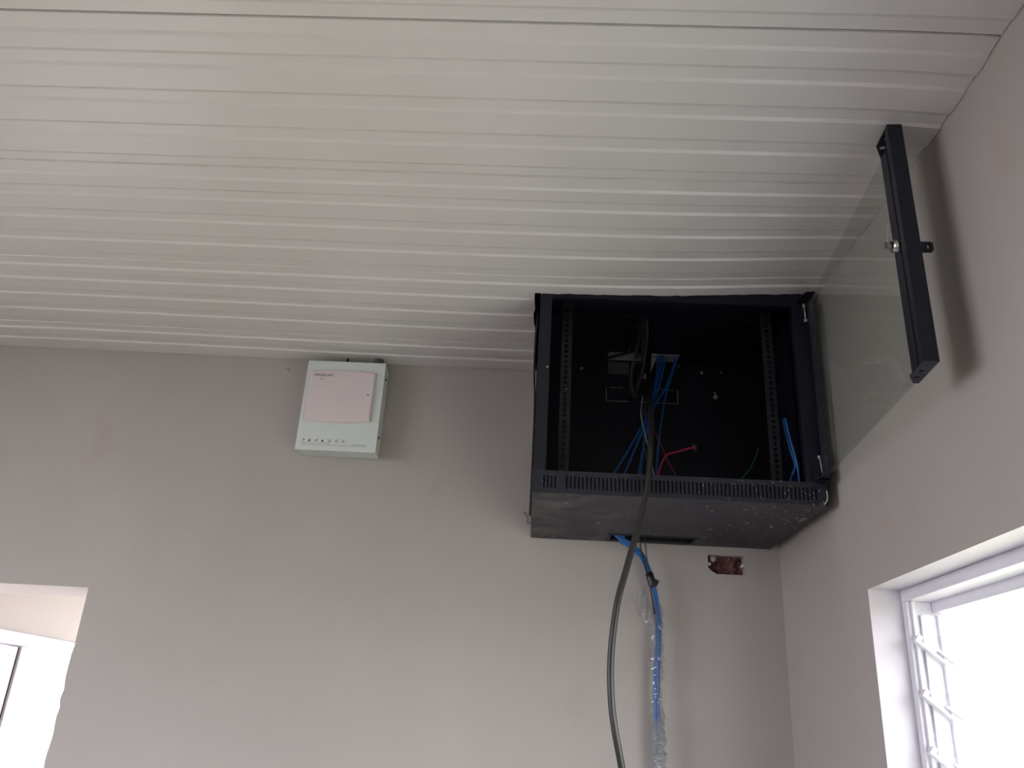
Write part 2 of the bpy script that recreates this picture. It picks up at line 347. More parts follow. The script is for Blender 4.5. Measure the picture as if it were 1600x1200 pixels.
for k in range(-1, 13):
    ys0 = -(S0+DS*k)                   # seam on the camera side of this board, board runs wallward from it
    offs = [o for o, _ in prof if ys0+o <= -.0005]
    if k == -1: ys0 = -S0+0.0; offs = [o for o, _ in prof if ys0+o < -.001] + [-ys0-.001]
    ysd = -(S0+DS*k)
    if k == -1: base = -S0; offs = sorted(set([o for o, _ in prof if o < .164] + [.1655]))
    else:
        base = -(S0+DS*k)
        offs = [o for o, _ in prof]
        if k >= 1: pass
    # board k lies between seam k and seam k-1
    if k == -1: seam = -S0
    else: seam = -(S0+DS*(k+1))
    if seam < YB+.02:
        offs = [o for o in offs if seam+o > YB+.002]
        if len(offs) < 3: continue
    yc = -D-.001
    cutk = seam < yc < seam+offs[-1]
    if cutk: offs = sorted(offs+[yc-seam])
    gap = .0016 if k != 2 else .0034
    tilt = random.uniform(-.0006, .0006); dzb = random.uniform(-.0004, .0004)
    bm = bmesh.new(); grid = []
    for j, o in enumerate(offs):
        row = []
        for x in xcols:
            y = seam+o
            if j == 0: y += gap/2
            if j == len(offs)-1 and k != -1: y -= gap/2
            xx = x
            inside_edge = cutk and abs(o-(yc-seam)) < 1e-6 and CUT[0] <= x <= CUT[1]
            z = ceil_z(x, y) + prof_z(o) + dzb + tilt*(o-.17)/.17
            if inside_edge:
                y += (noise.noise(Vector((x*38, 2.3, 0)))*.005 + noise.noise(Vector((x*110, 7.3, 0)))*.0035)
                z += noise.noise(Vector((x*60, .3, 5)))*.0015
            elif abs(x-CUT[0]) < 1e-6 and y > yc-.002:
                xx += noise.noise(Vector((y*25, 4, 1)))*.005
            row.append(bm.verts.new((xx, y, z-H)))
        grid.append(row)
    for j in range(len(offs)-1):
        for i in range(len(xcols)-1):
            xm = (xcols[i]+xcols[i+1])/2; ym = seam+(offs[j]+offs[j+1])/2
            if CUT[0] < xm < CUT[1] and ym > yc: continue
            bm.faces.new([grid[j][i], grid[j][i+1], grid[j+1][i+1], grid[j+1][i]])
    for v in [v for v in bm.verts if not v.link_faces]: bm.verts.remove(v)
    bmesh.ops.recalc_face_normals(bm, faces=bm.faces)
    bmesh.ops.solidify(bm, geom=list(bm.faces), thickness=.0) if False else None
    ext = bmesh.ops.extrude_face_region(bm, geom=list(bm.faces))   # board thickness, upward
    for g in ext['geom']:
        if isinstance(g, bmesh.types.BMVert): g.co.z += .006
    obj('ceiling_panel', bm, CEIL, ceiling)

# ------------------------------------------------------------------ louvre window in the right wall
win = bpy.data.objects.new('window_1', None); C.objects.link(win); struct(win); win.location = (XR+.06, WY1, WZ1)
def wb(name, x0, x1, y0, y1, z0, z1, bevel=.0015, mt=WHITE, parent=win):
    L = parent.location
    return box(name, (x0-L.x, x1-L.x, y0-L.y, y1-L.y, z0-L.z, z1-L.z), mt, parent, bevel)
FX = XR+.058
wb('frame_head', FX, FX+.045, WY0, WY1, WZ1-.021, WZ1)
wb('frame_jamb', FX, FX+.045, WY1-.019, WY1, WZ0, WZ1-.021)
wb('frame_jamb', FX, FX+.045, WY0, WY0+.019, WZ0, WZ1-.021)
wb('frame_sill', FX, FX+.05, WY0+.019, WY1-.019, WZ0, WZ0+.022)
wb('inner_head', FX+.045, FX+.075, WY0, WY1, WZ1-.040, WZ1)
wb('frame_mullion', FX, FX+.045, -1.30, -1.275, WZ0+.022, WZ1-.021)
for y0, y1 in ((WY1-.019, WY1-.027), (WY0+.019, WY0+.027)):
    wb('bead', FX+.006, FX+.012, min(y0, y1), max(y0, y1), WZ0+.022, WZ1-.022, bevel=.0008)
for bayL, bayR in ((WY1-.021, -1.273), (-1.302, WY0+.019)):      # louvre bays
    for ye, s in ((bayL, -1), (bayR, 1)):
        y0, y1 = sorted((ye, ye+s*.006))
        ch = wb('louvre_channel', FX+.02, FX+.075, y0, y1, WZ0+.03, WZ1-.045, bevel=.001)
        y2, y3 = sorted((ye+s*.006, ye+s*.014))
        b0 = wb('channel_lip', FX+.046, FX+.06, y2, y3, WZ0+.03, WZ1-.045, bevel=.001)
        b0.parent = ch; b0.name = 'channel_lip'
    nb = 11
    for k in range(nb):
        zc = -.300-.0895*k
        if zc < WZ0+.05: break
        a = math.radians(38)
        # glass blade, lower edge outside
        bm = bmesh.new()
        Mx = Matrix.Translation((FX+.05-win.location.x, 0, zc-win.location.z)) @ Matrix.Rotation(a, 4, 'Y')
        y0, y1 = sorted((bayL-.010-WY1, bayR+.010-WY1))
        bx(bm, -.050, .050, y0, y1, -.0025, .0025, mtx=Mx)
        obj('louvre_blade', bm, WINGLASS, win)
        for ye, s in ((bayL, -1), (bayR, 1)):
            bm = bmesh.new(); y0, y1 = sorted((ye+s*.006-WY1, ye+s*.020-WY1))
            Mc = Matrix.Translation((FX+.05-win.location.x, 0, zc-win.location.z)) @ Matrix.Rotation(a, 4, 'Y')
            bx(bm, -.060, .004, y0, y1, -.0075, -.0028, mtx=Mc, bevel=.001)
            bx(bm, -.060, -.052, y0, y1, -.0028, .006, mtx=Mc)
            bx(bm, -.02, .02, y0, y1-.004, .0028, .0065, mtx=Mc)
            obj('blade_clip', bm, WHITE, win)

# windows behind and beside the camera (the daylight of the room comes through them)
def plain_window(name, frame, u0, u1, v0, v1, w0, w1, bars):
    e = bpy.data.objects.new(name, None); C.objects.link(e); struct(e)
    for (a, b, c, d, nm) in [(u0, u1, v1-.045, v1, 'frame_head'), (u0, u1, v0, v0+.045, 'frame_sill'), (u0, u0+.045, v0+.045, v1-.045, 'frame_jamb'), (u1-.045, u1, v0+.045, v1-.045, 'frame_jamb')] + [(q-.02, q+.02, v0+.045, v1-.045, 'frame_mullion') for q in bars]:
        bm = bmesh.new(); plate(bm, [a, b], [c, d], lambda *_: True, w0, w1, frame); obj(nm, bm, WHITE, e)
    qs = [u0+.025] + list(bars) + [u1-.025]
    for a, b in zip(qs, qs[1:]):
        bm = bmesh.new(); wm = (w0+w1)/2; plate(bm, [a+.02, b-.02], [v0+.045, v1-.045], lambda *_: True, wm-.002, wm+.002, frame); obj('pane', bm, WINGLASS, e)
    return e
plain_window('window_3', YZ, -2.9, -.95, -.95, .44, XL-.14, XL-.08, [-1.75, -1.05])
plain_window('window_4', XZ, -1.8, -.8, -1.25, -.10, YB-.14, YB-.08, [-1.3])

# window of the side room: head, mullion with a sash beside it
w2 = bpy.data.objects.new('window_2', None); C.objects.link(w2); struct(w2); w2.location = (-2.2, 1.62, -.183)
def w2b(name, x0, x1, y0, y1, z0, z1, mt=WHITE, bevel=.002): return wb(name, x0, x1, y0, y1, z0, z1, bevel, mt, w2)
w2b('frame_head', -2.29, -2.188, .55, 3.0, -.235, -.183)
w2b('frame_jamb', -2.29, -2.20, .55, .60, -1.95, -.235)
w2b('frame_jamb', -2.29, -2.20, 2.95, 3.0, -1.95, -.235)
w2b('frame_mullion', -2.29, -2.205, 1.625, 1.668, -1.95, -.235)
w2b('frame_sill', -2.29, -2.205, .60, 2.95, -1.95, -1.90)
w2b('sash_stile', -2.26, -2.215, 1.565, 1.615, -1.90, -.24)
w2b('sash_stile', -2.26, -2.215, .605, .655, -1.90, -.24)
w2b('sash_rail', -2.26, -2.215, .655, 1.565, -.275, -.24)
w2b('sash_rail', -2.26, -2.215, .655, 1.565, -1.90, -1.85)
w2b('shadow_strip', -2.235, -2.2135, 1.6155, 1.6205, -1.90, -.24, SHADOW_LINE, 0)  # black strip painting the shadow line between sash and mullion
w2b('pane', -2.24, -2.236, .655, 1.565, -1.85, -.275, WINGLASS, 0)
w2b('pane', -2.24, -2.236, 1.668, 2.95, -1.90, -.235, WINGLASS, 0)

# ------------------------------------------------------------------ outside
bm = bmesh.new(); bx(bm, -40, XR+.4, -40, 40, ZF-.5, ZF-.2); struct(obj('ground_yard', bm, YARD))
bm = bmesh.new(); bx(bm, XR+.4, 40, -40, 40, ZF-.5, ZF-.2); struct(obj('ground_lawn', bm, GRASS))
nb = thing('neighbour_building', 'sunlit white building with red band seen through doorway window', 'building', (-10, 12, ZF-.2))
def nbx(name, x0, x1, y0, y1, z0, z1, mt):
    L = nb.location; return box(name, (x0-L.x, x1-L.x, y0-L.y, y1-L.y, z0-L.z, z1-L.z), mt, nb)
nbx('wall', -14, -10, 6, 24, ZF-.2, 1.3, FACADE)
nbx('painted_band', -10, -9.985, 6, 24, .035, .145, REDB)
for y0 in (9.9, 11.9, 12.4+2.35, 16.8, 18.8):
    if y0 == 11.9: continue
    nbx('window', -10, -9.97, y0, y0+.62, .17, .47, GREYW)
nbx('window', -10, -9.97, 13.95, 14.28, .17, .47, GREYW) if False else None
nbx('window', -10, -9.97, 15.3-.02, 15.62, .17, .44, GREYW) if False else None

# ------------------------------------------------------------------ wall mounted network cabinet
cab = thing('network_cabinet', 'black wall mounted network cabinet cut into the ceiling, glass door standing open', 'cabinet', (0, 0, 0))
W, HC, DC = .600, .500, .442
T = .0015
def cb(name, dims, mt=CAB, parent=cab, bevel=0): return box(name, dims, mt, parent, bevel)
cb('side_panel', (0, T, -DC+.002, -.004, T, HC-T))
# right panel with a vertical fold line
bm = bmesh.new(); bx(bm, W-T, W, -DC+.002, -.004, T, HC-T); bx(bm, W-.004, W-T, -.325, -.318, T, HC-T); obj('side_panel', bm, CAB, cab)
# bottom with cable slot near the wall, top with cable slot
bm = bmesh.new(); plate(bm, [T, .196, .398, W-T], [-DC+T, -.088, -.030, -.003], lambda x, y: not (.196 < x < .398 and -.088 < y < -.030), 0, T, XY); obj('bottom_panel', bm, CABU, cab)
# rolled lip round the slot
bm = bmesh.new(); plate(bm, [.190, .196, .398, .404], [-.094, -.088, -.030, -.024], lambda x, y: not (.196 < x < .398 and -.088 < y < -.030), -.0025, 0, XY); obj('slot_collar', bm, CABF, cab)
bm = bmesh.new(); plate(bm, [0, .188, .378, W], [-DC+T, -.068, -.012, -.003], lambda x, y: not (.188 < x < .378 and -.068 < y < -.012), HC-T, HC, XY); obj('top_panel', bm, CAB, cab)
# back with a punched knock-out outline
kx = [T, .186, .1885, .245, .2475, .3785, .381, W-T]
kz = [T, .381, .3835, .4205, .423, HC-T]
def back_solid(x, z):
    inx = .186 < x < .381; inz = .381 < z < .423
    if not (inx and inz): return True
    edge = x < .1885 or x > .3785 or z < .3835 or z > .4205
    return not edge
kx = sorted(kx + [.196, .232, .276, .300, .372]); 
def back_solid2(x, z):
    if back_solid(x, z): return True
    if z > .4205 and (x < .196 or .232 < x < .3 or x > .372) and .1885 < x < .3785: return True
    if z < .3835 and .2475 < x < .276: return True
    return False
bm = bmesh.new(); plate(bm, kx, kz, back_solid2, -.0045, -.003, XZ); obj('back_panel', bm, CAB, cab)
# front frame: stiles, head, vented lip
bm = bmesh.new(); bx(bm, 0, .026, -DC-.001, -DC+.001, .047, HC); bx(bm, .026, .0275, -DC-.001, -DC+.016, .047, HC); bx(bm, 0, .0012, -DC-.001, -DC+.03, .047, HC); obj('front_stile', bm, CABF, cab)
bm = bmesh.new(); bx(bm, .562, .600, -DC-.001, -DC+.001, .047, HC); bx(bm, .5605, .562, -DC-.001, -DC+.016, .047, HC); obj('front_stile', bm, CAB, cab)
bm = bmesh.new(); bx(bm, .0275, .5605, -DC-.001, -DC+.001, .452, HC); bx(bm, .0275, .5605, -DC+.001, -DC+.014, .452, .4535); obj('front_head', bm, CAB, cab)
slots = [.0235, .0312, .0389, .0466] + [.0700+.00828*k for k in range(62)]
us = sorted([0, W] + [s for s in slots] + [s+.0034 for s in slots])
bm = bmesh.new()
plate(bm, us, [0, .009, .036, .0405, .047], lambda u, v: not (.009 < v < .036 and any(s < u < s+.0034 for s in slots)), -DC-.003, -DC-.0015, XZ)
bx(bm, 0, W, -DC-.0015, -DC+.020, .0455, .047); bx(bm, 0, W, -DC-.0015, -DC+.014, 0.0002, .0017)
obj('vented_lip', bm, CABL, cab)
box('slot_shade_sheet', (.002, W-.002, -DC+.004, -DC+.005, .0018, .0454), CAB, cab)  # dark sheet added behind the slots to paint the shade inside
# paint drips on the right end of the lip
bm = bmesh.new()
sweep(bm, catmull([(.598, -DC-.0035, .030), (.5985, -DC-.004, .018), (.596, -DC-.0045, .008), (.590, -DC-.004, .001)], 5), .0011, 6)
obj('paint_drip', bm, PALE, cab, True)
# rack rails with square holes
def rail(x0, x1, y, flip):
    zz = [.004]; z = .012
    while z < .47: zz += [z, z+.0075]; z += .0132
    zz.append(.490); xm = (x0+x1)/2; us = [x0, xm-.004, xm+.004, x1]
    hs = [(zz[i], zz[i+1]) for i in range(1, len(zz)-1, 2)]
    bm = bmesh.new(); plate(bm, us, zz, lambda u, v: not (abs(u-xm) < .004 and any(a < v < b for a, b in hs)), y, y+.0018, XZ)
    bx(bm, *((x0, x0+.0018) if flip else (x1-.0018, x1)), y, y+.03, .004, .490)
    return obj('rack_rail', bm, RAILM, cab)
rail(.052, .078, -.360, True); rail(.518, .545, -.345, False)
bm = bmesh.new(); bx(bm, .004, .596, -.30, -.285, .004, .012); obj('rail_bracket', bm, CAB, cab)
bm = bmesh.new(); bx(bm, .0045, .596, -.30, -.285, .484, .492); obj('rail_bracket', bm, CAB, cab)
# screws and hanging keyholes on the back
for x, z, r in ((.119, .475, .0045), (.447, .476, .0045), (.499, .479, .003), (.385, .493, .0022)):
    bm = bmesh.new(); cyl(bm, (x, -.0045, z), (x, -.008, z), r, 12, r*.7); obj('screw', bm, DULL, cab, True)
for x, z in ((.079, .407), (.481, .404)):
    bm = bmesh.new(); cyl(bm, (x, -.0045, z), (x, -.014, z-.001), .0065, 8, .0055); cyl(bm, (x-.002, -.014, z+.004), (x-.004, -.020, z+.010), .002, 6)
    obj('mounting_bolt', bm, DULL, cab, True)
# hinge bracket ear under the ceiling, hinge pins
bm = bmesh.new(); outline_plate(bm, [(.572, -DC), (.573, -DC-.026), (.580, -DC-.048), (.598, -DC-.052), (.600, -DC)], [], .4615, .4640, XY); bx(bm, .574, .600, -DC-.0035, -DC-.001, .41, .463); obj('hinge_bracket', bm, CAB, cab)
bm = bmesh.new(); bx(bm, .574, .602, -DC-.0035, -DC-.0012, .048, .11); bx(bm, .575, .602, -DC-.022, -DC-.001, .046, .0475)
obj('hinge_bracket', bm, CAB, cab)
bm = bmesh.new(); cyl(bm, (.5875, -DC-.007, .418), (.5865, -DC-.007, .452), .0018, 10); cyl(bm, (.588, -DC-.007, .412), (.588, -DC-.007, .418), .0042, 10); cyl(bm, (.586, -DC-.008, .447), (.586, -DC-.008, .4545), .0034, 10); obj('hinge_pin', bm, DULL, cab, True)
bm = bmesh.new(); cyl(bm, (.5920, -DC-.007, .066), (.5895, -DC-.007, .098), .0018, 10); cyl(bm, (.589, -DC-.006, .097), (.5885, -DC-.006, .103), .0036, 10); obj('hinge_pin', bm, DULL, cab, True)
bm = bmesh.new()
bx(bm, .578, .604, -DC-.030, -DC-.004, .0505, .053, bevel=.0008); cyl(bm, (.594, -DC-.012, .053), (.594, -DC-.012, .060), .006, 12); obj('hinge_clip', bm, RAILM, cab)

# --- door: local frame (u along the door from the hinge, n towards the room, z up)
hinge = Vector((.5985, -.4535, 0)); free = Vector((.5585, -1.037, 0))
du = (free-hinge).normalized(); dn = Vector((du.y, -du.x, 0))
if dn.x > 0: dn = -dn
ULEN = (free-hinge).length
def DF(u, n, z): q = hinge+du*u+dn*n; return (q.x, q.y, z)
MD = Matrix(((du.x, dn.x, 0, hinge.x), (du.y, dn.y, 0, hinge.y), (0, 0, 1, 0), (0, 0, 0, 1)))
DZ0, DZ1 = .0515, .4555
bm = bmesh.new(); bx(bm, .002, ULEN-.062, .0015, .0055, DZ0+.001, DZ1-.002, mtx=MD, bevel=.0007)
door = obj('door', bm, DOORGLASS, cab)
door['label'] = 'clear glass door opened flat towards the right wall'
def dsub(name, bm, mt, smooth=False): return obj(name, bm, mt, door, smooth)
bm = bmesh.new()
bx(bm, ULEN-.079, ULEN, 0, .0015, DZ0, DZ1, mtx=MD)                # outer plate
bx(bm, ULEN-.0015, ULEN, .0015, .022, DZ0, DZ1, mtx=MD)            # free edge
bx(bm, ULEN-.014, ULEN-.0015, .0205, .022, DZ0, DZ1, mtx=MD)       # small return
bx(bm, ULEN-.030, ULEN-.0285, .0015, .014, DZ0+.002, DZ1-.002, mtx=MD)   # stiffener fold
bx(bm, ULEN-.079, ULEN-.054, .0060, .0074, DZ0, DZ1, mtx=MD)
dsub('door_stile', bm, STILE)
ring = lambda cu_, cn, r: [(cu_+r*math.cos(2*math.pi*k/12), cn+r*math.sin(2*math.pi*k/12)) for k in range(12)]
for z0, z1 in ((DZ0-.0016, DZ0-.0001), (DZ1+.0001, DZ1+.0016)):
    bm = bmesh.new()
    outline_plate(bm, [(ULEN-.079, 0), (ULEN, 0), (ULEN, .022), (ULEN-.053, .022), (ULEN-.079, .008)], [ring(ULEN-.056, .011, .0045), ring(ULEN-.034, .012, .004)] , z0, z1, lambda u, n, z: DF(u, n, z))
    dsub('end_cap', bm, STILE)
# lock: barrel with nut on the inside, key tab outside, cam
ul = ULEN-.044; zl = .262; zt = .244
bm = bmesh.new(); cyl(bm, DF(ul, .0056, zl), DF(ul, .023, zl), .0095, 20); dsub('lock_barrel', bm, CHROME, True)
bm = bmesh.new(); cyl(bm, DF(ul, .0235, zl), DF(ul, .027, zl), .0085, 6); cyl(bm, DF(ul, .027, zl), DF(ul, .033, zl), .0045, 12); cyl(bm, DF(ul, .033, zl+.001), DF(ul, .036, zl+.001), .0065, 6); dsub('lock_nut', bm, CHROME)
bm = bmesh.new()
Mc = Matrix.Translation(Vector(DF(ul, .030, zl))) @ MD.to_3x3().to_4x4() @ Matrix.Rotation(math.radians(28), 4, 'Y')
bx(bm, -.004, .005, -.0008, .0008, -.004, .033, mtx=Mc); dsub('lock_cam', bm, DULL)
bm = bmesh.new()
def rr(cx_, cz_, hw, hh, r, n=5):
    out = []
    for (sx, sz, a0) in ((1, 1, 0), (-1, 1, 90), (-1, -1, 180), (1, -1, 270)):
        for k in range(n):
            a = math.radians(a0+90*k/(n-1)); out.append((cx_+sx*(hw-r)+r*math.cos(a), cz_+sz*(hh-r)+r*math.sin(a)))
    return out
FT = lambda n_, z_, u_: DF(u_, -n_, z_)
outline_plate(bm, rr(.010, zt, .0145, .0085, .0045), [rr(.017, zt+.0005, .0016, .0042, .0012, 3)], ULEN-.020, ULEN-.0165, FT)
dsub('key_tab', bm, STILE)
bm = bmesh.new(); cyl(bm, DF(ul, -.010, zl), DF(ul, 0, zl), .011, 20); dsub('lock_escutcheon', bm, STILE, True)
# gasket strip on the glass by the hinge
bm = bmesh.new(); bx(bm, .0, .012, -.0005, .0075, DZ0, DZ1, mtx=MD); dsub('hinge_strip', bm, STILE)

# ------------------------------------------------------------------ trunking above the cabinet, seen through its top slot
tk = tag(box('cable_trunking', (.186, .262, -.064, -.004, HC+.001, HC+.045), PVC, None, .001), 'grey plastic trunking above left half of cabinet top slot', 'trunking')
bm = bmesh.new(); bx(bm, .286, .392, -.050, -.012, HC+.001, HC+.03, bevel=.001); tag(obj('cable_trunking', bm, PVC), 'grey plastic trunking above right half of cabinet top slot', 'trunking')
bm = bmesh.new(); Ms = Matrix.Translation((.2225, -.058, HC-.004)) @ Matrix.Rotation(math.radians(-38), 4, 'Z'); bx(bm, -.045, .045, -.006, .006, -.001, .001, mtx=Ms); tag(obj('strap', bm, BLACKC), 'black flat strap lying diagonally across trunking in the cabinet slot', 'strap')
bm = bmesh.new(); bx(bm, .191, .249, -.0065, -.0046, .461, .4975, bevel=.0005); tag(obj('cover_plate', bm, mat('dark_grey_plate', (.06, .06, .065), .6)), 'dark grey blank plate on cabinet back under trunking', 'plate')
bm = bmesh.new(); Ms = Matrix.Translation((.300, -.045, .465)) @ Matrix.Rotation(math.radians(20), 4, 'Y'); bx(bm, -.007, .007, -.006, .006, -.033, .034, bevel=.001, mtx=Ms); tag(obj('trunking_offcut', bm, PVC), 'slanting grey plastic trunking piece behind the cables inside cabinet', 'trunking')

# ------------------------------------------------------------------ cables
# thick dark cable over the lip
tag(tube('power_cable', [(.300, -.040, .515), (.288, -.10, .44), (.276, -.20, .350), (.262, -.33, .225), (.246, -.43, .120), (.238, -.4585, .045), (.231, -.466, .003), (.213, -.480, -.07), (.190, -.490, -.15), (.170, -.497, -.225), (.159, -.50, -.32), (.162, -.50, -.408), (.180, -.49, -.50), (.215, -.44, -.65), (.24, -.34, -1.1), (.25, -.3, -1.6), (.25, -.3, -2.02)], lambda t: .0064, THICK, n=8, seg=14),
    'thick dark grey cable hanging over cabinet front lip down past the frame', 'cable')
# coil of black cable
bm = bmesh.new()
tops = []
for k in range(6):
    x = .228+.0055*k; ph = random.uniform(-.006, .006)
    yb = -.235-.006*k+ph
    pts = []
    cx0 = .243+random.uniform(-.003, .003); wt = .006+.0022*k; wb2 = .013+.003*random.random()
    for q in range(14):
        a = 2*math.pi*q/14
        zc = .395+.095*math.sin(a); ww = (wt if math.sin(a) > .0 else wb2)
        pinch = .45+.55*abs(math.sin(a*1.0+.9))
        pts.append((cx0-.010*(.395-zc)/.1*1.0+ww*math.cos(a)*(1.0 if math.sin(a) < 0 else .8)*pinch*1.2, -.262-.018*math.sin(a)+.006*math.cos(a)-.003*k, zc+random.uniform(-.006, .006)))
    sweep(bm, catmull(pts, 5, True), .0021, 7, True)
o = obj('coiled_cable', bm, BLACKC, None, True)
tag(o, 'hanging coil of thin black cable in the upper middle of cabinet', 'cable')
tie = tube('cable_tie', [(.226, -.262, .382), (.240, -.255, .384), (.256, -.262, .383), (.241, -.275, .381)], .0013, BLACKC, None, 5, 6, True)
tag(tie, 'black tie round the waist of coiled black cable', 'cable tie')
# black leads rising from the coil to the slot
tag(tube('black_lead', [(.243, -.27, .486), (.240, -.22, .492), (.238, -.13, .487), (.242, -.05, .505)], .0022, BLACKC), 'thin black lead from coiled cable top up to the slot', 'cable')

# blue network cables inside the cabinet
bg = 'blue network cables fanning down from the top slot'
bl = 'four blue cables fanning down to the cabinet floor'
def inner_blue(which, top, mid, neck, end, r=.0030):
    pts = [(top[0], top[1], .506), (top[0]-.002, top[1]-.02, .478), mid, neck, end]
    return tag(tube('blue_cable', pts, r, BLUE, None, 8, 8), which + ' of the ' + bl, 'cable', bg)
inner_blue('leftmost', (.322, -.040), (.306, -.085, .395), (.2745, -.106, .287), (.120, -.10, .004))
inner_blue('second from left', (.330, -.048), (.311, -.080, .400), (.2800, -.113, .287), (.168, -.10, .004))
inner_blue('third from left', (.338, -.044), (.318, -.085, .395), (.2825, -.099, .285), (.252, -.10, .004))
inner_blue('rightmost', (.366, -.036), (.338, -.080, .400), (.2880, -.107, .289), (.236, -.10, .004))
tag(tube('blue_cable', [(.376, -.040, .506), (.366, -.065, .475), (.337, -.085, .38), (.318, -.100, .28), (.306, -.11, .18), (.300, -.12, .1), (.298, -.13, .004)], .0026, BLUE, None, 8, 8), 'single blue network cable hanging right of the blue fan in cabinet', 'cable')
rg = 'blue cables at the right rack rail'; rl = 'the blue cable loop beside right rack rail in cabinet'
tag(tube('blue_cable', [(.561, -.335, .226), (.566, -.335, .190), (.5745, -.335, .145), (.580, -.333, .115), (.584, -.32, .075), (.577, -.30, .03), (.56, -.28, .004)], .0028, BLUE, None, 8, 8), 'right strand of '+rl, 'cable', rg)
tag(tube('blue_cable', [(.557, -.330, .226), (.561, -.330, .195), (.569, -.330, .150), (.576, -.330, .118), (.565, -.325, .085), (.561, -.31, .04), (.56, -.26, .004)], .0028, BLUE, None, 8, 8), 'left strand of '+rl, 'cable', rg)
# coloured earth wires
tag(tube('red_wire', [(.288, -.17, .004), (.291, -.185, .08), (.296, -.200, .128), (.313, -.200, .168), (.332, -.200, .178), (.352, -.200, .184), (.368, -.200, .190), (.379, -.200, .192)], .0023, RED, None, 8, 8), 'bright red wire curving up from cabinet floor with frayed end', 'wire')
bm = bmesh.new()
for a in ((.386, .200), (.388, .195), (.387, .188), (.379, .201), (.384, .183)): sweep(bm, catmull([(.378, -.2, .192), ((.378+a[0])/2+.001, -.203, (.192+a[1])/2+.001), (a[0], -.2, a[1])], 4), .0006, 5)
obj('frayed_strands', bm, mat('copper_strands', (.5, .25, .2), .4, .6), bpy.data.objects['red_wire'])
tag(tube('red_wire', [(.293, -.10, .40), (.284, -.13, .33), (.272, -.16, .29), (.280, -.2, .245), (.303, -.2, .195), (.322, -.2, .15), (.340, -.2, .11), (.362, -.2, .02), (.365, -.2, .004)], .0015, mat('dull_red_wire_sheath', (.22, .02, .05), .5), None, 8, 6), 'dull dark red wire running down behind thick grey cable to cabinet floor', 'wire')
tag(tube('green_wire', [(.470, -.2, .004), (.478, -.2, .09), (.489, -.2, .118), (.510, -.2, .145), (.525, -.2, .173), (.534, -.2, .198)], .0015, GREEN, None, 8, 6), 'short dark green wire sticking up near right rack rail', 'wire')
tag(tube('green_wire', [(.288, -.12, .37), (.272, -.15, .31), (.262, -.18, .27), (.262, -.19, .22), (.268, -.2, .16), (.275, -.2, .1), (.28, -.2, .004)], .0014, GREEN, None, 8, 6), 'thin green wire running down beside thick grey cable in cabinet', 'wire')
tag(tube('pale_wire', [(.270, -.13, .35), (.258, -.18, .28), (.262, -.2, .235), (.272, -.2, .19), (.280, -.2, .15), (.286, -.2, .11), (.288, -.2, .05), (.287, -.2, .004)], .0012, PALE, None, 8, 6), 'thin pale wire showing beside thick grey cable in cabinet', 'wire')

# cable run outside along the left flank of the cabinet
tag(tube('side_cable', [(-.006, -.33, .50), (-.0055, -.31, .455), (-.008, -.27, .42), (-.009, -.20, .395), (-.008, -.13, .375), (-.006, -.06, .36), (-.005, -.030, .25), (-.005, -.030, .12), (-.005, -.030, .05)], .0024, BLACKC, None, 8, 7), 'thin black cable squeezed down the left side of cabinet', 'cable')
tag(tube('wire_hook', [(-.001, -.010, .038), (-.008, -.010, .034), (-.011, -.008, .038), (-.010, -.006, .050), (-.021, -.004, .066)], .0009, BLACKC, None, 8, 6), 'tiny bent black wire at the lower left corner of cabinet', 'wire')

# hanging bundle of blue cables under the cabinet
hg = 'blue network cables hanging below the cabinet slot'; hl = 'blue network cable in the bundle hanging from slot under cabinet'
base = [(.2055, -.070, .020), (.209, -.068, .0035), (.224, -.060, -.006), (.246, -.052, -.016), (.268, -.046, -.034), (.284, -.042, -.062), (.295, -.040, -.088), (.303, -.040, -.115), (.309, -.040, -.150), (.312, -.040, -.19), (.311, -.041, -.25), (.307, -.042, -.33), (.308, -.040, -.41), (.311, -.040, -.51), (.312, -.04, -.7), (.31, -.04, -1.2), (.31, -.04, -2.0)]
for k, (ox, oy) in enumerate(((-.0030, -.003), (.0032, -.003), (0, .0028), (.0005, -.0078), (-.0058, .0022))):
    pts = []
    for i, (x, y, z) in enumerate(base):
        s = 1.0 if i < 5 else .9
        a = .35*i; ca, sa = math.cos(a), math.sin(a)
        if i < 2: pts.append((x-.004+k*.0062, y+oy, z)); continue
        nx, ny = (ox*ca-oy*sa)*s, (ox*sa+oy*ca)*s
        pts.append((x+nx, y+ny*.8, z+(ox*.8 if i < 5 else 0)))
    tag(tube('blue_cable', pts, .0029, BLUE, None, 6, 8), hl, 'cable', hg)
for (pts, lab) in (([(.266, -.06, .03), (.268, -.058, .0), (.272, -.054, -.03), (.281, -.048, -.065), (.290, -.045, -.092), (.297, -.046, -.13), (.303, -.049, -.18)], 'black cable joining blue bundle from cabinet slot, left of two'),
                   ([(.281, -.06, .03), (.2815, -.056, 0), (.284, -.054, -.03), (.288, -.052, -.06), (.291, -.046, -.09), (.294, -.042, -.11)], 'black lead joining blue bundle from cabinet slot, right of two')):
    tag(tube('black_lead', pts, .0024 if 'left' in lab else .0014, BLACKC, None, 8, 7), lab, 'cable')
tg = thing('cable_tie', 'black fabric tie with flag end gripping blue bundle below cabinet', 'cable tie', (.297, -.042, -.098))
bm = bmesh.new(); sweep(bm, [Vector((-.005, 0, .017)), Vector((-.001, 0, .004)), Vector((.003, 0, -.010)), Vector((.005, 0, -.016))], .0098, 12); obj('band', bm, BLACKC, tg, True)
bm = bmesh.new(); Mf = Matrix.Rotation(math.radians(25), 4, 'Y'); bx(bm, .004, .018, -.0095, -.007, -.009, .006, mtx=Mf, bevel=.0006); obj('flag', bm, BLACKC, tg)

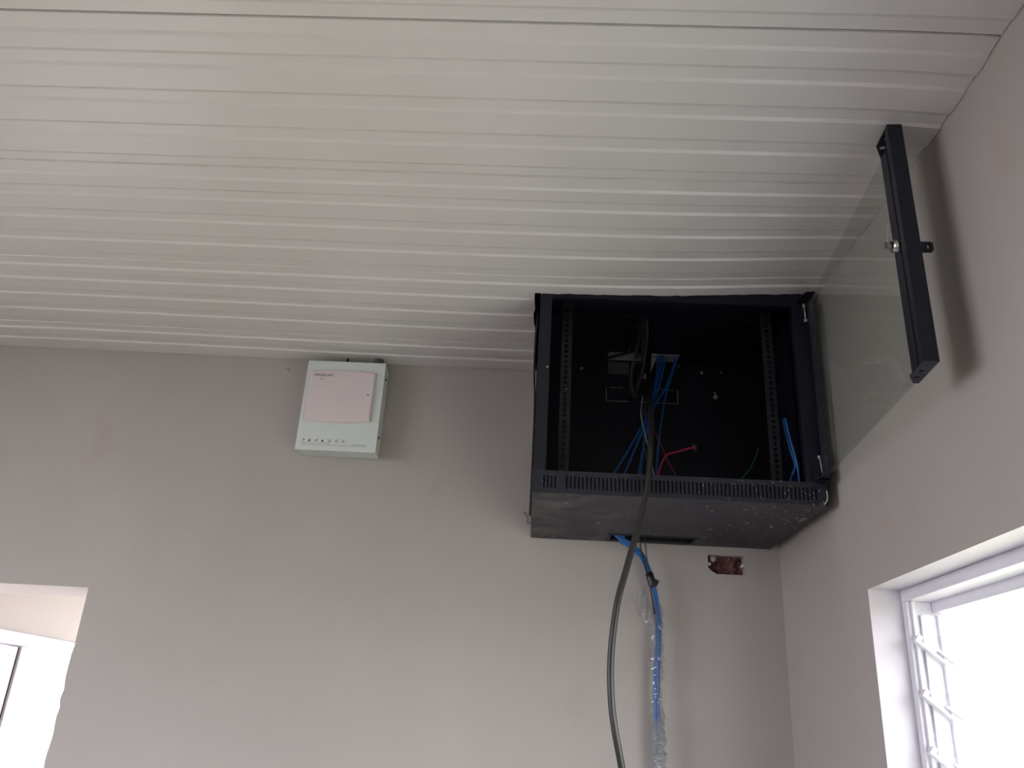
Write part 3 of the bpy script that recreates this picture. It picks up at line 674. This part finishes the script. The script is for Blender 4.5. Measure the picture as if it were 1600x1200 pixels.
# clear plastic sleeve on the bundle, torn and flared at its top
def film_tube():
    bm = bmesh.new()
    pth = catmull([(.3085, -.041, -.155), (.311, -.041, -.20), (.310, -.042, -.26), (.307, -.043, -.33), (.309, -.041, -.41), (.312, -.041, -.51), (.313, -.041, -.60), (.312, -.041, -.75)], 26)
    wob = lambda i, k: 1+.55*noise.noise(Vector((i*.22, k*.9, 1.5)))+.35*noise.noise(Vector((i*.55+9, k*1.7, 4)))
    n0 = len(bm.verts)
    sweep(bm, pth, lambda t: .0115+.002*math.sin(t*23), 16, False, wob)
    caps = [f for f in bm.faces if len(f.verts) > 4]
    bmesh.ops.delete(bm, geom=caps, context='FACES_ONLY')
    return bm
slv = obj('plastic_sleeve', film_tube(), FILM); tag(slv, 'crumpled clear plastic sleeve around blue bundle near the frame bottom', 'plastic film')
bm = bmesh.new(); grid = []                       # the flared, torn flap
for i in range(22):
    t = i/21; row = []
    cx_ = .305-.040*t; cz_ = -.225+.095*t; hw = .012+.012*math.sin(t*2.6)
    for j in range(12):
        s = j/11*2-1
        p = Vector((cx_+hw*s*.75, -.052-.012*t+.010*s*s, cz_+hw*s*.55-.010*(1-t)*s))
        n1 = noise.noise(p*85)*.006+noise.noise(p*230)*.0028
        p += Vector((n1*.5, n1, n1*.6)); row.append(bm.verts.new(p))
    grid.append(row)
for i in range(21):
    for j in range(11):
        if i > 16 and noise.noise(Vector((i*.6, j*.7, 0))) > .12: continue
        bm.faces.new([grid[i][j], grid[i][j+1], grid[i+1][j+1], grid[i+1][j]])
for v in [v for v in bm.verts if not v.link_faces]: bm.verts.remove(v)
obj('torn_flap', bm, FILM, slv)
bm = bmesh.new()                                  # extra crumpled layer lower down
sweep(bm, catmull([(.309, -.043, -.415), (.311, -.043, -.47), (.313, -.043, -.54), (.313, -.043, -.75)], 30), lambda t: .0128+.002*math.sin(t*31), 14, False,
      lambda i, k: 1+.5*noise.noise(Vector((i*.35+3, k*1.1, 8)))+.3*noise.noise(Vector((i*.8, k*1.9, 2))))
bmesh.ops.delete(bm, geom=[f for f in bm.faces if len(f.verts) > 4], context='FACES_ONLY')
obj('sleeve_fold', bm, FILM2, slv)

# ------------------------------------------------------------------ recessed socket box
sb = thing('socket_box', 'empty recessed socket box in plaster just below cabinet right side', 'socket box', (.4905, .055, -.044))
bm = bmesh.new()
n = 14
vg = [[bm.verts.new((-.045+.09*i/n, -.030-.012*noise.noise(Vector((i*.55, j*.8, 3)))-(.006 if 3 < i < 12 else 0), -.0235+.047*j/8)) for j in range(9)] for i in range(n+1)]
for i in range(n):
    for j in range(8): bm.faces.new([vg[i][j], vg[i+1][j], vg[i+1][j+1], vg[i][j+1]])
ext = bmesh.ops.extrude_face_region(bm, geom=list(bm.faces))
for g in ext['geom']:
    if isinstance(g, bmesh.types.BMVert): g.co.y = -.001
obj('plaster_backing', bm, BRICK, sb)
for sx in (-1, 1):
    bm = bmesh.new(); cyl(bm, (sx*.0415, -.050, .001), (sx*.0415, -.054, .001), .0042, 14); cyl(bm, (sx*.0415, -.030, .001), (sx*.0415, -.050, .001), .003, 10)
    obj('screw_lug', bm, PALE, sb, True)
bm = bmesh.new(); cyl(bm, (-.031, -.053, .0150), (-.031, -.044, .0150), .0070, 18); obj('conduit_end', bm, PVC, sb, True)
# chipped plaster edge of the socket cut-out
bm = bmesh.new()
rg_ = []
for (a, b, c, d) in ((-.045, -.0235, -.045, -.012), (-.045, -.0235, -.030, -.0235)):
    pass
pts = [(-.0455, -.009), (-.0455, -.0242), (-.026, -.0242), (-.030, -.0205), (-.034, -.019), (-.0395, -.015), (-.042, -.0115)]
outline_plate(bm, pts, [], -.0556, -.049, XZ)
obj('plaster_chip', bm, WALL, sb)

# ------------------------------------------------------------------ alarm box
ab = thing('alarm_panel', 'pale green steel alarm control box with pinkish cover mounted high on wall', 'alarm box', (-.5135, 0, .187))
AX, AZ = -.5135, .187
def ap(name, x0, x1, y0, y1, z0, z1, mt, bevel=0): return box(name, (x0-AX, x1-AX, y0, y1, z0-AZ, z1-AZ), mt, ab, bevel)
ap('base_box', -.6165, -.4115, -.054, -.0005, .190, .437, BOXM, .001)
ap('lid', -.6215, -.4115+.001, -.060, -.0545, .1885, .4415, BOXM, .0012)
# raised cover: straight sides, arched top and bottom
bm = bmesh.new()
def cov(x0, x1, z0, z1, bulge, n=16):
    L = [(x0+(x1-x0)*k/n, z0-bulge*(1-(2*k/n-1)**2)) for k in range(n+1)]
    U = [(x1-(x1-x0)*k/n, z1+bulge*(1-(2*k/n-1)**2)) for k in range(n+1)]
    return L+U
rings = []
for (ins, y) in ((-.0015, -.0605), (0, -.064), (.0012, -.0675), (.004, -.0690)):
    rings.append([bm.verts.new((x-AX, y, z-AZ)) for x, z in cov(-.6105+ins, -.4335-ins, .2715+ins, .4090-ins, .0055)])
N = len(rings[0])
for A, B in zip(rings, rings[1:]):
    for k in range(N): bm.faces.new([A[k], A[(k+1) % N], B[(k+1) % N], B[k]])
h = N//2                                   # front as strips between lower and upper arcs
for k in range(h-1):
    bm.faces.new([rings[-1][k], rings[-1][k+1], rings[-1][N-2-k], rings[-1][N-1-k]])
cv = obj('cover', bm, COVER, ab); cv['label'] = 'pinkish white plastic cover with arched top and bottom'
RX = Matrix.Rotation(math.pi/2, 4, 'X')
def tm(name, body, size, x, y, z, mt, **kw): return text_mesh(name, body, size, Matrix.Translation((x-AX, y, z-AZ)) @ RX, mt, ab, **kw)
tm('lettering', 'MAGELLAN', .0108, -.5985, -.0692, .3930, INK, shear=.25, xscale=.90)
tm('lettering', "'", .009, -.5455, -.0692, .3945, INK)
tm('model_lettering', 'SP65', .0072, -.5815, -.0692, .3825, INKG, xscale=.9)
bm = bmesh.new(); cyl(bm, (-.4465-AX, -.0688, .344-AZ), (-.4465-AX, -.0698, .344-AZ), .0022, 12); obj('status_light', bm, INK, ab)
# maker's line with triangle letters
def tri(bm, x, z, s):
    f = [(x, z), (x+s, z), (x+s*.55, z+s*.95)]
    outline_plate(bm, [(a-AX, b-AZ) for a, b in f], [], -.0604, -.0601, XZ)
for ch, x in (('P', -.6055), ('R', -.5715), ('D', -.5375), ('O', -.5195), ('X', -.5020)):
    tm('lettering', ch, .0105, x, -.0603, .2115, INK, shear=.2)
for x in (-.5905, -.5560):
    bm = bmesh.new(); tri(bm, x, .2120, .0075); obj('triangle_letter', bm, INK, ab)
tm('small_lettering', 'S E C U R I T Y   S Y S T E M S', .0050, -.6050, -.0603, .2062, INKG, xscale=1.15)
bm = bmesh.new()
bx(bm, -.6065-AX, -.4375-AX, -.0604, -.0601, .2030-AZ, .2037-AZ); bx(bm, -.6065-AX, -.6058-AX, -.0604, -.0601, .2037-AZ, .2085-AZ)
bx(bm, -.4375-AX, -.4368-AX, -.0604, -.0601, .2030-AZ, .2070-AZ); obj('underline', bm, INKG, ab)
tm('small_lettering', 'www.paradox.com', .0045, -.4730, -.0603, .2055, INKG, xscale=.98)
for z in (.402, .236):
    bm = bmesh.new(); cyl(bm, (-.4115-AX, -.040, z-AZ), (-.4080-AX, -.040, z-AZ), .0030, 10); obj('side_screw', bm, INK, ab)
# conduits between the box and the ceiling
bm = bmesh.new(); cyl(bm, (-.524, -.030, .437), (-.524, -.030, .474), .0034, 12); cyl(bm, (-.524, -.030, .437), (-.524, -.030, .444), .006, 8)
tag(obj('conduit_stub', bm, BLACKC, None, True), 'thin black conduit stub between alarm box top and ceiling', 'conduit')
bm = bmesh.new(); cyl(bm, (-.437, -.030, .437), (-.437, -.030, .476), .0105, 18); cyl(bm, (-.437, -.030, .452), (-.437, -.030, .464), .0135, 8)
tag(obj('conduit_stub', bm, GLAND, None, True), 'thick grey conduit stub with collar between alarm box top and ceiling', 'conduit')

# ------------------------------------------------------------------ small marks on the wall
tag(tube('hair_crack', [(-.702, -.0006, .441), (-.694, -.0006, .440), (-.689, -.0006, .436), (-.687, -.0006, .431)], .0009, mat('dirt_mark', (.16, .14, .13), .9), None, 5, 5), 'small curved dark scratch on wall left of alarm box', 'mark')
